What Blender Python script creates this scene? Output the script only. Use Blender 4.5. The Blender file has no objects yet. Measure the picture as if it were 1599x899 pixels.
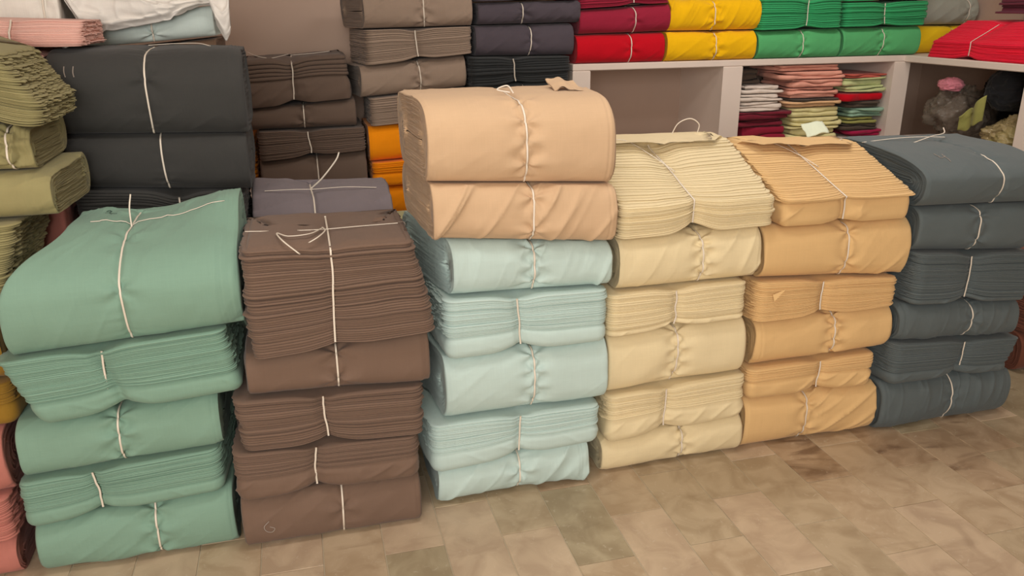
import bpy, math
import numpy as np
from mathutils import Matrix, Vector

S = bpy.context.scene
COL = S.collection

# ------------------------------------------------------------------ camera, world, light, exposure
F_PX, PITCH, YAW, ROLL, CAM_H = 1251.0, math.atan(442 / 1251), math.radians(14.6), math.radians(0.5), 1.5
fw = Vector((math.sin(YAW) * math.cos(PITCH), math.cos(YAW) * math.cos(PITCH), -math.sin(PITCH)))
r0 = Vector((math.cos(YAW), -math.sin(YAW), 0)); u0 = r0.cross(fw)
cr = r0 * math.cos(ROLL) - u0 * math.sin(ROLL); cu = u0 * math.cos(ROLL) + r0 * math.sin(ROLL)
cam_data = bpy.data.cameras.new('camera')
cam = bpy.data.objects.new('camera', cam_data); COL.objects.link(cam)
cam_data.sensor_fit = 'HORIZONTAL'; cam_data.sensor_width = 36.0
cam_data.lens = 36.0 * F_PX / 1599.0
cam_data.clip_start = 0.05
cam.matrix_world = Matrix(((cr.x, cu.x, -fw.x, 0), (cr.y, cu.y, -fw.y, 0), (cr.z, cu.z, -fw.z, CAM_H), (0, 0, 0, 1)))
S.camera = cam

world = bpy.data.worlds.new('world'); S.world = world; world.use_nodes = True
bg = world.node_tree.nodes['Background']
bg.inputs[0].default_value = (1.0, 0.96, 0.90, 1); bg.inputs[1].default_value = 0.30


def area(name, loc, target, sx, sy, power, color):
    l = bpy.data.lights.new(name, 'AREA'); l.shape = 'RECTANGLE'; l.size = sx; l.size_y = sy
    l.energy = power; l.color = color
    o = bpy.data.objects.new(name, l); COL.objects.link(o); o.location = loc
    o.rotation_euler = (Vector(target) - Vector(loc)).to_track_quat('-Z', 'Y').to_euler()
    return o


area('doorway_daylight', (-0.7, -2.0, 1.9), (0.9, 2.8, 0.7), 2.2, 1.8, 124, (1.0, 0.96, 0.90))
area('ceiling_lamp', (0.3, 1.5, 2.84), (0.3, 1.75, 0), 1.4, 0.4, 18, (1.0, 0.96, 0.91))
area('ceiling_lamp', (2.2, 2.7, 2.84), (2.3, 3.2, 0), 1.4, 0.4, 23, (1.0, 0.96, 0.91))
S.view_settings.view_transform = 'Standard'; S.view_settings.look = 'None'
S.view_settings.gamma = 1.0; S.view_settings.use_curve_mapping = False
S.view_settings.exposure = 0.0

# ------------------------------------------------------------------ helpers
RNG = np.random.default_rng(7)


def lin(c):
    c = np.array(c, float) / 255.0
    return tuple(np.where(c <= 0.04045, c / 12.92, ((c + 0.055) / 1.055) ** 2.4)) + (1.0,)


def _h(ix, iy, iz):
    n = (ix * 374761393 + iy * 668265263 + iz * 1442695041) & 0xFFFFFFFF
    n = ((n ^ (n >> 13)) * 1274126177) & 0xFFFFFFFF
    n = ((n ^ (n >> 16)) * 2246822519) & 0xFFFFFFFF
    return ((n ^ (n >> 15)) & 0xFFFF) / 65535.0


def noise(x, y=0.0, z=0.0):
    """smooth value noise in -1..1, vectorised"""
    x, y, z = np.broadcast_arrays(np.asarray(x, float), np.asarray(y, float), np.asarray(z, float))
    xi, yi, zi = np.floor(x), np.floor(y), np.floor(z)
    fx, fy, fz = x - xi, y - yi, z - zi
    fx = fx * fx * fx * (fx * (fx * 6 - 15) + 10); fy = fy * fy * fy * (fy * (fy * 6 - 15) + 10); fz = fz * fz * (3 - 2 * fz)
    a, b, c = xi.astype(np.int64), yi.astype(np.int64), zi.astype(np.int64)
    r = 0
    for dz in (0, 1):
        wz = fz if dz else 1 - fz
        for dy in (0, 1):
            wy = fy if dy else 1 - fy
            r = r + wz * wy * (_h(a, b + dy, c + dz) * (1 - fx) + _h(a + 1, b + dy, c + dz) * fx)
    return r * 2 - 1


def ridge(x, y, z=0.0, p=3.0):
    return (1 - np.abs(noise(x, y, z))) ** p


def sstep(a, b, x):
    t = np.clip((np.asarray(x, float) - a) / (b - a), 0, 1)
    return t * t * (3 - 2 * t)


def mesh_obj(name, verts, quads, mat, parent=None, loc=(0, 0, 0), smooth=True):
    verts = np.ascontiguousarray(verts, dtype=np.float32).reshape(-1, 3)
    quads = np.ascontiguousarray(quads, dtype=np.int32).reshape(-1, 4)
    me = bpy.data.meshes.new(name)
    me.vertices.add(len(verts)); me.vertices.foreach_set('co', verts.ravel())
    me.loops.add(quads.size); me.loops.foreach_set('vertex_index', quads.ravel())
    me.polygons.add(len(quads))
    me.polygons.foreach_set('loop_start', np.arange(0, quads.size, 4, dtype=np.int32))
    me.polygons.foreach_set('loop_total', np.full(len(quads), 4, dtype=np.int32))
    me.polygons.foreach_set('use_smooth', np.full(len(quads), smooth, dtype=bool))
    me.update(calc_edges=True); me.validate()
    me.materials.append(mat)
    o = bpy.data.objects.new(name, me); COL.objects.link(o)
    if parent: o.parent = parent
    o.location = loc
    return o


def grid_quads(n, m, close_m=False, off=0, flip=False):
    i = np.arange(n - 1)[:, None]; j = np.arange(m if close_m else m - 1)[None, :]
    j2 = (j + 1) % m
    a = i * m + j; b = i * m + j2; c = (i + 1) * m + j2; d = (i + 1) * m + j
    q = np.stack([a, b, c, d], -1).reshape(-1, 4) + off
    return q[:, ::-1] if flip else q


class MB:
    """collects quads of several pieces for one mesh"""
    def __init__(s): s.v = []; s.q = []; s.n = 0

    def add(s, v, q):
        v = np.asarray(v, float).reshape(-1, 3)
        s.v.append(v); s.q.append(np.asarray(q) + s.n); s.n += len(v)

    def grid(s, P, close_m=False, flip=False):
        n, m = P.shape[:2]; s.add(P, grid_quads(n, m, close_m, 0, flip))

    def box(s, lo, hi, bev=0.0):
        x0, y0, z0 = lo; x1, y1, z1 = hi
        if bev <= 0:
            v = [(x0, y0, z0), (x1, y0, z0), (x1, y1, z0), (x0, y1, z0), (x0, y0, z1), (x1, y0, z1), (x1, y1, z1), (x0, y1, z1)]
            q = [(0, 3, 2, 1), (4, 5, 6, 7), (0, 1, 5, 4), (1, 2, 6, 5), (2, 3, 7, 6), (3, 0, 4, 7)]
            s.add(v, q); return
        b = bev; v = []
        rings = [(z0, b), (z0 + b, 0), (z1 - b, 0), (z1, b)]
        for z, i in rings:
            v += [(x0 + i, y0 + i, z), (x1 - i, y0 + i, z), (x1 - i, y1 - i, z), (x0 + i, y1 - i, z)]
        q = [(3, 2, 1, 0), (12, 13, 14, 15)]
        for k in range(3):
            for j in range(4):
                q.append((k * 4 + j, k * 4 + (j + 1) % 4, k * 4 + 4 + (j + 1) % 4, k * 4 + 4 + j))
        s.add(v, q)

    def strip(s, path, nrm, w=0.005, t=0.0014):
        """flat plastic strap along a path; nrm = outward normals"""
        path = np.asarray(path, float); nrm = np.asarray(nrm, float)
        if nrm.ndim == 1: nrm = np.tile(nrm, (len(path), 1))
        tg = np.gradient(path, axis=0)
        sd = np.cross(tg, nrm); sd /= np.linalg.norm(sd, axis=1, keepdims=True) + 1e-9
        nn = nrm / (np.linalg.norm(nrm, axis=1, keepdims=True) + 1e-9)
        P = np.stack([path - sd * w / 2, path - sd * w * .3 + nn * t, path + sd * w * .3 + nn * t, path + sd * w / 2, path - nn * t * .3], 1)
        s.grid(P, True)
        n = len(path); e = (n - 1) * 5 + s.n - n * 5
        s.q.append(np.array([[s.n - n * 5, s.n - n * 5 + 1, s.n - n * 5 + 2, s.n - n * 5 + 3], [e + 3, e + 2, e + 1, e]]))

    def build(s, name, mat, parent=None, loc=(0, 0, 0), smooth=True):
        return mesh_obj(name, np.concatenate(s.v), np.concatenate(s.q), mat, parent, loc, smooth)


def spline(pts, n=24):
    """Catmull-Rom through points"""
    p = np.asarray(pts, float)
    p = np.vstack([2 * p[0] - p[1], p, 2 * p[-1] - p[-2]])
    out = []
    for i in range(1, len(p) - 2):
        t = np.linspace(0, 1, n, endpoint=(i == len(p) - 3))[:, None]
        a, b, c, d = p[i - 1], p[i], p[i + 1], p[i + 2]
        out.append(.5 * ((2 * b) + (-a + c) * t + (2 * a - 5 * b + 4 * c - d) * t ** 2 + (-a + 3 * b - 3 * c + d) * t ** 3))
    return np.vstack(out)


def thing(name, label, cat, loc, group=None):
    o = bpy.data.objects.new(name, None); COL.objects.link(o)
    o.location = loc; o.empty_display_size = 0.1
    o['label'] = label; o['category'] = cat
    if group: o['group'] = group
    return o


def tag(o, label, cat, group=None):
    o['label'] = label; o['category'] = cat
    if group: o['group'] = group
    return o


# ------------------------------------------------------------------ materials
def new_mat(name):
    m = bpy.data.materials.new(name); m.use_nodes = True
    nt = m.node_tree; b = nt.nodes['Principled BSDF']
    return m, nt, b


def nd(nt, typ, **kw):
    n = nt.nodes.new(typ)
    for k, v in kw.items(): setattr(n, k, v)
    return n


def cloth(name, rgb, var=0.10, rough=0.88, sheen=0.10, bump=0.30):
    m, nt, b = new_mat(name)
    L = nt.links
    tc = nd(nt, 'ShaderNodeTexCoord')
    n1 = nd(nt, 'ShaderNodeTexNoise'); n1.inputs['Scale'].default_value = 7; n1.inputs['Detail'].default_value = 4
    mp = nd(nt, 'ShaderNodeMapping'); mp.inputs['Scale'].default_value = (6, 320, 320)
    n2 = nd(nt, 'ShaderNodeTexNoise'); n2.inputs['Scale'].default_value = 1.0; n2.inputs['Detail'].default_value = 2
    mpv = nd(nt, 'ShaderNodeMapping'); mpv.inputs['Scale'].default_value = (380, 12, 12)
    n4 = nd(nt, 'ShaderNodeTexNoise'); n4.inputs['Scale'].default_value = 1.0; n4.inputs['Detail'].default_value = 1
    n3 = nd(nt, 'ShaderNodeTexNoise'); n3.inputs['Scale'].default_value = 28; n3.inputs['Detail'].default_value = 3
    for n in (n1, n3): L.new(tc.outputs['Object'], n.inputs['Vector'])
    L.new(tc.outputs['Object'], mp.inputs['Vector']); L.new(mp.outputs[0], n2.inputs['Vector'])
    L.new(tc.outputs['Object'], mpv.inputs['Vector']); L.new(mpv.outputs[0], n4.inputs['Vector'])
    c = lin(rgb)
    mix = nd(nt, 'ShaderNodeMix', data_type='RGBA')
    mix.inputs['A'].default_value = tuple(x * (1 - var) for x in c[:3]) + (1,)
    mix.inputs['B'].default_value = tuple(min(1, x * (1 + var)) for x in c[:3]) + (1,)
    ad = nd(nt, 'ShaderNodeMath', operation='ADD'); md = nd(nt, 'ShaderNodeMath', operation='MULTIPLY_ADD')
    L.new(n2.outputs[0], ad.inputs[0]); L.new(n4.outputs[0], ad.inputs[1])
    L.new(ad.outputs[0], md.inputs[0]); md.inputs[1].default_value = 0.28
    h = nd(nt, 'ShaderNodeMath', operation='MULTIPLY'); h.inputs[1].default_value = 0.55
    L.new(n1.outputs[0], h.inputs[0]); L.new(h.outputs[0], md.inputs[2])
    L.new(md.outputs[0], mix.inputs['Factor'])
    L.new(mix.outputs['Result'], b.inputs['Base Color'])
    bp = nd(nt, 'ShaderNodeBump'); bp.inputs['Strength'].default_value = bump; bp.inputs['Distance'].default_value = 0.004
    bm = nd(nt, 'ShaderNodeMath', operation='MULTIPLY_ADD'); bm.inputs[1].default_value = 0.12
    L.new(ad.outputs[0], bm.inputs[0]); L.new(n3.outputs[0], bm.inputs[2])
    L.new(bm.outputs[0], bp.inputs['Height']); L.new(bp.outputs[0], b.inputs['Normal'])
    b.inputs['Roughness'].default_value = rough
    b.inputs['Sheen Weight'].default_value = sheen; b.inputs['Sheen Roughness'].default_value = 0.5
    b.inputs['Specular IOR Level'].default_value = 0.2
    return m


def plain(name, rgb, rough=0.6, spec=0.3, var=0.05, scale=6, bump=0.05, detail=5):
    m, nt, b = new_mat(name); L = nt.links
    tc = nd(nt, 'ShaderNodeTexCoord'); n1 = nd(nt, 'ShaderNodeTexNoise')
    n1.inputs['Scale'].default_value = scale; n1.inputs['Detail'].default_value = detail
    L.new(tc.outputs['Object'], n1.inputs['Vector'])
    c = lin(rgb); mix = nd(nt, 'ShaderNodeMix', data_type='RGBA')
    mix.inputs['A'].default_value = tuple(x * (1 - 2 * var) for x in c[:3]) + (1,)
    mix.inputs['B'].default_value = tuple(min(1, x * (1 + 2 * var)) for x in c[:3]) + (1,)
    L.new(n1.outputs[0], mix.inputs['Factor']); L.new(mix.outputs['Result'], b.inputs['Base Color'])
    bp = nd(nt, 'ShaderNodeBump'); bp.inputs['Strength'].default_value = bump; bp.inputs['Distance'].default_value = 0.01
    L.new(n1.outputs[0], bp.inputs['Height']); L.new(bp.outputs[0], b.inputs['Normal'])
    b.inputs['Roughness'].default_value = rough; b.inputs['Specular IOR Level'].default_value = spec
    return m


def marble(name, base, dark, vein, amount, v0=.60):
    m, nt, b = new_mat(name); L = nt.links
    geo = nd(nt, 'ShaderNodeNewGeometry'); oi = nd(nt, 'ShaderNodeObjectInfo')
    vm = nd(nt, 'ShaderNodeVectorMath', operation='MULTIPLY_ADD')
    cmb = nd(nt, 'ShaderNodeCombineXYZ')
    rm = nd(nt, 'ShaderNodeMath', operation='MULTIPLY'); rm.inputs[1].default_value = 37.0
    L.new(oi.outputs['Random'], rm.inputs[0])
    for k in range(3): L.new(rm.outputs[0], cmb.inputs[k])
    vm.inputs[1].default_value = (1, 1, 1)
    L.new(geo.outputs['Position'], vm.inputs[0]); L.new(cmb.outputs[0], vm.inputs[2])
    n1 = nd(nt, 'ShaderNodeTexNoise'); n1.inputs['Scale'].default_value = 9; n1.inputs['Detail'].default_value = 6; n1.inputs['Distortion'].default_value = 0.8
    L.new(vm.outputs[0], n1.inputs['Vector'])
    r1 = nd(nt, 'ShaderNodeValToRGB'); r1.color_ramp.elements[0].position = 0.38; r1.color_ramp.elements[1].position = 0.62
    r1.color_ramp.elements[0].color = lin(dark); r1.color_ramp.elements[1].color = lin(base)
    L.new(n1.outputs[0], r1.inputs[0])
    rot = nd(nt, 'ShaderNodeMapping'); rot.inputs['Rotation'].default_value = (0, 0, math.radians(-38)); rot.inputs['Scale'].default_value = (2.2, 9, 1)
    L.new(vm.outputs[0], rot.inputs['Vector'])
    n2 = nd(nt, 'ShaderNodeTexNoise'); n2.inputs['Scale'].default_value = 1.0; n2.inputs['Detail'].default_value = 5; n2.inputs['Distortion'].default_value = 1.6
    L.new(rot.outputs[0], n2.inputs['Vector'])
    r2 = nd(nt, 'ShaderNodeValToRGB'); r2.color_ramp.elements[0].position = v0; r2.color_ramp.elements[1].position = v0 + .14
    r2.color_ramp.elements[0].color = (0, 0, 0, 1); r2.color_ramp.elements[1].color = (amount, amount, amount, 1)
    L.new(n2.outputs[0], r2.inputs[0])
    mix = nd(nt, 'ShaderNodeMix', data_type='RGBA'); mix.inputs['B'].default_value = lin(vein)
    L.new(r2.outputs[0], mix.inputs['Factor']); L.new(r1.outputs[0], mix.inputs['A'])
    # pale mineral flecks
    n3 = nd(nt, 'ShaderNodeTexNoise'); n3.inputs['Scale'].default_value = 34; n3.inputs['Detail'].default_value = 3; n3.inputs['Distortion'].default_value = 2.0
    L.new(vm.outputs[0], n3.inputs['Vector'])
    r3 = nd(nt, 'ShaderNodeValToRGB'); r3.color_ramp.elements[0].position = 0.62; r3.color_ramp.elements[1].position = 0.78
    r3.color_ramp.elements[0].color = (0, 0, 0, 1); r3.color_ramp.elements[1].color = (.45, .45, .45, 1)
    L.new(n3.outputs[0], r3.inputs[0])
    mix2 = nd(nt, 'ShaderNodeMix', data_type='RGBA'); mix2.inputs['B'].default_value = lin((205, 192, 172))
    L.new(r3.outputs[0], mix2.inputs['Factor']); L.new(mix.outputs['Result'], mix2.inputs['A'])
    L.new(mix2.outputs['Result'], b.inputs['Base Color'])
    b.inputs['Roughness'].default_value = 0.42; b.inputs['Specular IOR Level'].default_value = 0.35
    return m


def plastic_film(name, rgb, alpha, rough=0.22):
    m, nt, b = new_mat(name); L = nt.links
    b.inputs['Base Color'].default_value = lin(rgb); b.inputs['Roughness'].default_value = rough
    b.inputs['Alpha'].default_value = alpha; b.inputs['Specular IOR Level'].default_value = 0.7
    n = nd(nt, 'ShaderNodeTexNoise'); n.inputs['Scale'].default_value = 22; n.inputs['Detail'].default_value = 5; n.inputs['Distortion'].default_value = 1.5
    tc = nd(nt, 'ShaderNodeTexCoord'); L.new(tc.outputs['Object'], n.inputs['Vector'])
    bp = nd(nt, 'ShaderNodeBump'); bp.inputs['Strength'].default_value = 0.8; bp.inputs['Distance'].default_value = 0.02
    L.new(n.outputs[0], bp.inputs['Height']); L.new(bp.outputs[0], b.inputs['Normal'])
    return m


COLORS = dict(
    mint=(126, 157, 139), brown=(116, 94, 80), aqua=(187, 206, 200), peach=(202, 170, 136),
    cream=(223, 205, 165), tan=(218, 180, 126), slate=(90, 98, 99), charcoal=(60, 59, 57),
    purple=(122, 112, 115), umber=(102, 85, 74), taupe=(148, 128, 112), orange=(240, 142, 2),
    navy=(78, 70, 77), graphite=(48, 50, 51), steel=(92, 96, 97), red=(190, 2, 26), crimson=(146, 30, 54),
    yellow=(236, 182, 4), gold=(238, 198, 24), green=(84, 168, 106), grass=(52, 156, 98), sage=(150, 152, 140),
    coral=(240, 26, 60), maroon=(96, 38, 52), olive=(148, 139, 97), pink=(232, 184, 170), rose=(184, 116, 104),
    mustard=(146, 110, 38), rust=(112, 66, 50), teal=(196, 208, 202), cocoa=(112, 88, 70), white=(228, 222, 212),
    pistachio=(182, 180, 136), offwhite=(222, 208, 196), salmon=(226, 162, 142), wine=(118, 32, 48), lemon=(228, 218, 160),
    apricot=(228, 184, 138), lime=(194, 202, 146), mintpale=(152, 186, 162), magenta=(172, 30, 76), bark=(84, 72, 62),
    black=(30, 30, 33), pinkrag=(228, 140, 156), moss=(158, 156, 88), paper=(206, 212, 190), brick=(192, 92, 78))
M = {k: cloth('cloth_' + k, v) for k, v in COLORS.items()}
M_STRING = plain('strap_plastic', (226, 214, 198), rough=0.45, spec=0.4, var=0.03)
M_WALL = plain('wall_paint', (186, 161, 145), rough=0.8, spec=0.1, var=0.03, scale=3, bump=0.03)
M_SHELF = plain('shelf_paint', (222, 206, 194), rough=0.55, spec=0.3, var=0.03, scale=5, bump=0.05)
M_CEIL = plain('ceiling_paint', (225, 220, 212), rough=0.9, spec=0.1)
M_GROUT = plain('grout', (188, 174, 150), rough=0.7, spec=0.2, var=0.1, scale=30)
M_CHALK = plain('chalk', (158, 146, 136), rough=0.9, spec=0.05)
M_PEN = plain('pen_ink', (70, 92, 84), rough=0.8, spec=0.1)
M_FILM = plastic_film('clear_film', (140, 128, 114), 0.42, .14)
M_FILM2 = plastic_film('cloudy_film', (190, 168, 120), 0.6)

# ------------------------------------------------------------------ bundle builders
W_MARK = {}


class Bundle:
    """one tied bundle of folded cloth. Local frame: x along the front (0 = middle), y = 0 at the front, z = 0 at the base."""
    def __init__(s, x0, x1, yf, D, bot, top, seed):
        s.W = x1 - x0; s.xc = (x0 + x1) / 2; s.yf = yf; s.D = D
        s.bl, s.br = bot; s.tl, s.tr = top
        s.H = (s.tl - s.bl + s.tr - s.br) / 2
        s.base = min(s.bl, s.br)
        s.loc = (s.xc, s.yf + D / 2, s.base)
        s.seed = seed
        s.extra = None; s.free = False

    def place(s, P):
        """z in 0..H is fitted between the lines the bundle lies on and carries; then into the local frame of the Empty"""
        P = np.array(P, float)
        f = np.clip(P[..., 0] / s.W + .5, -.15, 1.15)
        b = s.bl + (s.br - s.bl) * f; t = s.tl + (s.tr - s.tl) * f
        if s.extra is not None: P = s.extra(P, s)
        P[..., 2] = np.clip(P[..., 2], .0012, 9 if s.free else s.H - .004)
        zz = P[..., 2] / s.H
        P[..., 2] = b + zz * (t - b) - s.base
        P[..., 1] -= s.D / 2
        return P


def spine_profile(H, D, at, ab, p, nf=56, nt=14, nb=10):
    zn = H * 0.47
    ph = np.linspace(-math.pi / 2, math.pi / 2, nf)
    c = np.cos(ph).clip(0) ** (2 / p); sn = np.sign(ph) * np.abs(np.sin(ph)) ** (2 / p)
    up = ph > 0
    a = np.where(up, at, ab)
    y = a - a * c; z = np.where(up, zn + (H - zn) * sn, zn + zn * sn)
    yt = np.linspace(at, D - .05, nt)[1:]; ytz = np.full(nt - 1, H)
    pb = np.linspace(math.pi / 2, -math.pi / 2, nb)[1:]
    yb = D - .05 + .05 * np.cos(pb); zb = H / 2 + H / 2 * np.sin(pb)
    ybt = np.linspace(D - .05, ab, 8)[1:-1]; zbt = np.zeros(6)
    Y = np.concatenate([y, yt, yb, ybt]); Z = np.concatenate([z, ytz, zb, zbt])
    wf = np.concatenate([sstep(0, .012, z) , np.ones(nt - 1), np.zeros(nb - 1), np.zeros(6)])
    wt = np.concatenate([np.where(up & (z > H * .8), 1.0, 1.0), np.ones(nt - 1), np.zeros(nb - 1), np.zeros(6)])
    dy = np.roll(Y, -1) - np.roll(Y, 1); dz = np.roll(Z, -1) - np.roll(Z, 1)
    l = np.hypot(dy, dz) + 1e-9
    ny, nz = -dz / l, dy / l
    s = np.concatenate([[0], np.cumsum(np.hypot(np.diff(Y), np.diff(Z)))])
    return Y, Z, ny, nz, s, wf, nf


def make_spine(root, B, mat, string=0.0, at=.085, ab=.07, p=2.6, wr=.0022, wrdir=35, wrside=0, pinch=.014, stars=3, hem=(0, 0), splay=(0.0, 0.0),
               over_top=False, nx=150, layers=13, res=1.0, wr_freq=1.0, string_off=0.0):
    H, D, W, sd = B.H, B.D, B.W - .010, B.seed
    nf = int(56 * res); nx = int(nx * res)
    Y, Z, ny, nz, s, wf, nf = spine_profile(H, D, at, ab, p, nf)
    x = np.linspace(-W / 2, W / 2, nx)
    # finer columns around the string
    w = np.sort(np.concatenate([x, string + np.linspace(-.06, .06, int(40 * res))])); x = w[(w >= -W / 2) & (w <= W / 2)]
    sF = s[nf - 1]
    starS = [sF * (.14 + .72 * (k + .5) / max(1, stars)) + .008 * float(noise(sd * 3.1 + k * 1.7)) for k in range(stars)]

    def wander(ss): return .006 * noise(ss * 5 + sd * 1.3, sd)

    def disp(X, SS, WF):
        dx = X - string - wander(SS)
        d = -pinch * (.65 * np.exp(-(dx / .009) ** 2) + .45 * np.exp(-(dx / .045) ** 2))
        # streaks gathered by the string
        g = noise(SS * 85, np.sign(dx) * 3 + sd, sd) * .6 + noise(SS * 40, np.sign(dx) * 5 + sd, 4) * .6
        d += .0046 * g * np.exp(-np.abs(dx) / .035) * (1 - np.exp(-(dx / .006) ** 2))
        for ks, k0 in enumerate(starS):
            dy_ = SS - k0; r = np.hypot(dx, dy_); phi = np.arctan2(dy_, dx)
            d += .0085 * np.cos(4 * phi + .6 * math.sin(sd + ks)) * (r / .017) * np.exp(1 - r / .017) * .8
        d += .005 * noise(X * 5 + sd, SS * 6, sd) + .0018 * noise(X * 14, SS * 14, sd + 9)
        if wr > 0:
            an = math.radians(wrdir)
            u = X * math.cos(an) + SS * math.sin(an); v = -X * math.sin(an) + SS * math.cos(an)
            u = u + .02 * noise(X * 9, SS * 9, sd)
            k = ridge(u * 2.5 * wr_freq, v * 15 * wr_freq, sd * 1.7, 5) - .25 + .5 * (ridge(u * 5 * wr_freq, v * 27 * wr_freq, sd + 5, 5) - .25)
            amp = 1.6 * wr * (.35 + .65 * sstep(-.2, .5, noise(X * 4, SS * 4, sd + 3)))
            if wrside: amp = amp * sstep(-.02, .06, wrside * dx)
            d += amp * k
        e = W / 2 - np.abs(X)
        d += -.003 * np.exp(-e / .003)
        for side, n in ((-1, hem[0]), (1, hem[1])):
            for k in range(n):
                xe = W / 2 - .010 - .011 * k - .004 * noise(SS * 4 + k * 3, sd, side)
                d += -.0022 * sstep(-.001, .001, side * X - xe)
        return d * WF

    XX, SS = np.meshgrid(x, s, indexing='ij')
    Dm = disp(XX, SS, wf[None, :])
    # back and bottom still follow the pinch weakly
    P = np.stack([XX, Y[None] + ny[None] * Dm, Z[None] + nz[None] * Dm], -1)
    for side, sp in ((-1, splay[0]), (1, splay[1])):
        if sp: P[..., 0] += side * sp * (P[..., 1] / D).clip(0) * sstep(0, W / 2, side * XX)
    mesh_obj('folded_cloth', B.place(P), grid_quads(P.shape[0], P.shape[1], True, 0, True), mat, root)
    # layered ends
    m = P.shape[1]
    for side, idx in ((-1, 0), (1, -1)):
        loop = P[idx]
        med = np.stack([loop[:, 0], np.clip(loop[:, 1], H * .5, D - H * .45), np.full(m, H * .48)], -1)
        rings = [loop]
        R = layers * 2
        for j in range(1, R + 1):
            f = (j / R) ** .92 * .985
            crest = j % 2 == 1
            e = (.002 + .004 * RNG.random()) if crest else -.0045
            e += .004 * noise(s * 9 + j * 2.3, sd) * (1 if crest else .3) - .004 * math.sin(f * 3)
            q = loop + (med - loop) * f
            q[:, 0] += side * e
            q[:, 1:] += (.0015 * noise(s * 14, j * .7 + sd))[:, None]
            rings.append(q)
        Q = np.stack(rings)
        o = mesh_obj('layer_edges', B.place(Q), grid_quads(Q.shape[0], m, True, 0, side > 0), mat, root)
        o['kind'] = 'stuff'
    # strap
    last = nf + (10 if over_top else 2)
    ss = s[2:last]
    so = ss * 0 + string + wander(ss)
    dm = disp(so, ss, wf[2:last])
    off = .0012 + string_off + .0012 * noise(ss * 30, sd)
    path = np.stack([so, Y[2:last] + ny[2:last] * (dm + off), Z[2:last] + nz[2:last] * (dm + off)], -1)
    nrm = np.stack([so * 0, ny[2:last], nz[2:last]], -1)
    mb = MB(); mb.strip(B.place(path), nrm, .0062)
    mb.build('tie_string', M_STRING, root)

    def surf(xq, sq, off=.0015):
        """points on the surface for x and arc fraction of the front (0 bottom .. 1 top of the nose, >1 over the top)"""
        xq = np.asarray(xq, float); a = np.asarray(sq, float) * sF
        d = disp(xq, a, np.ones_like(a)) + off
        yy = np.interp(a, s[:nf + 12], Y[:nf + 12]); zz = np.interp(a, s[:nf + 12], Z[:nf + 12])
        n1 = np.interp(a, s[:nf + 12], ny[:nf + 12]); n2 = np.interp(a, s[:nf + 12], nz[:nf + 12])
        return B.place(np.stack([xq, yy + n1 * d, zz + n2 * d], -1)), np.stack([xq * 0, n1, n2], -1)
    return surf


def outline(W, D, nfr, r=.03):
    """open-ended ring, starts back left, runs down the left side, along the front, up the right side, along the back"""
    ns, nc, nbk = 26, 6, 8
    pts = []
    def seg(a, b, n):
        t = np.linspace(0, 1, n, endpoint=False)[:, None]; pts.append(np.array(a) + (np.array(b) - np.array(a)) * t)
    def arc(cx, cy, a0, a1, n):
        t = np.radians(np.linspace(a0, a1, n, endpoint=False)); pts.append(np.stack([cx + r * np.cos(t), cy + r * np.sin(t)], 1))
    seg((-W / 2, D), (-W / 2, r), ns); arc(-W / 2 + r, r, 180, 270, nc)
    seg((-W / 2 + r, 0), (W / 2 - r, 0), nfr); arc(W / 2 - r, r, 270, 360, nc)
    seg((W / 2, r), (W / 2, D), ns); seg((W / 2, D), (-W / 2, D), nbk)
    p = np.vstack(pts)
    t = np.roll(p, -1, 0) - np.roll(p, 1, 0); t /= np.linalg.norm(t, axis=1, keepdims=True)
    n = np.stack([t[:, 1], -t[:, 0]], 1)
    s = np.concatenate([[0], np.cumsum(np.linalg.norm(np.diff(p, axis=0), axis=1))])
    return p, n, s


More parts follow.
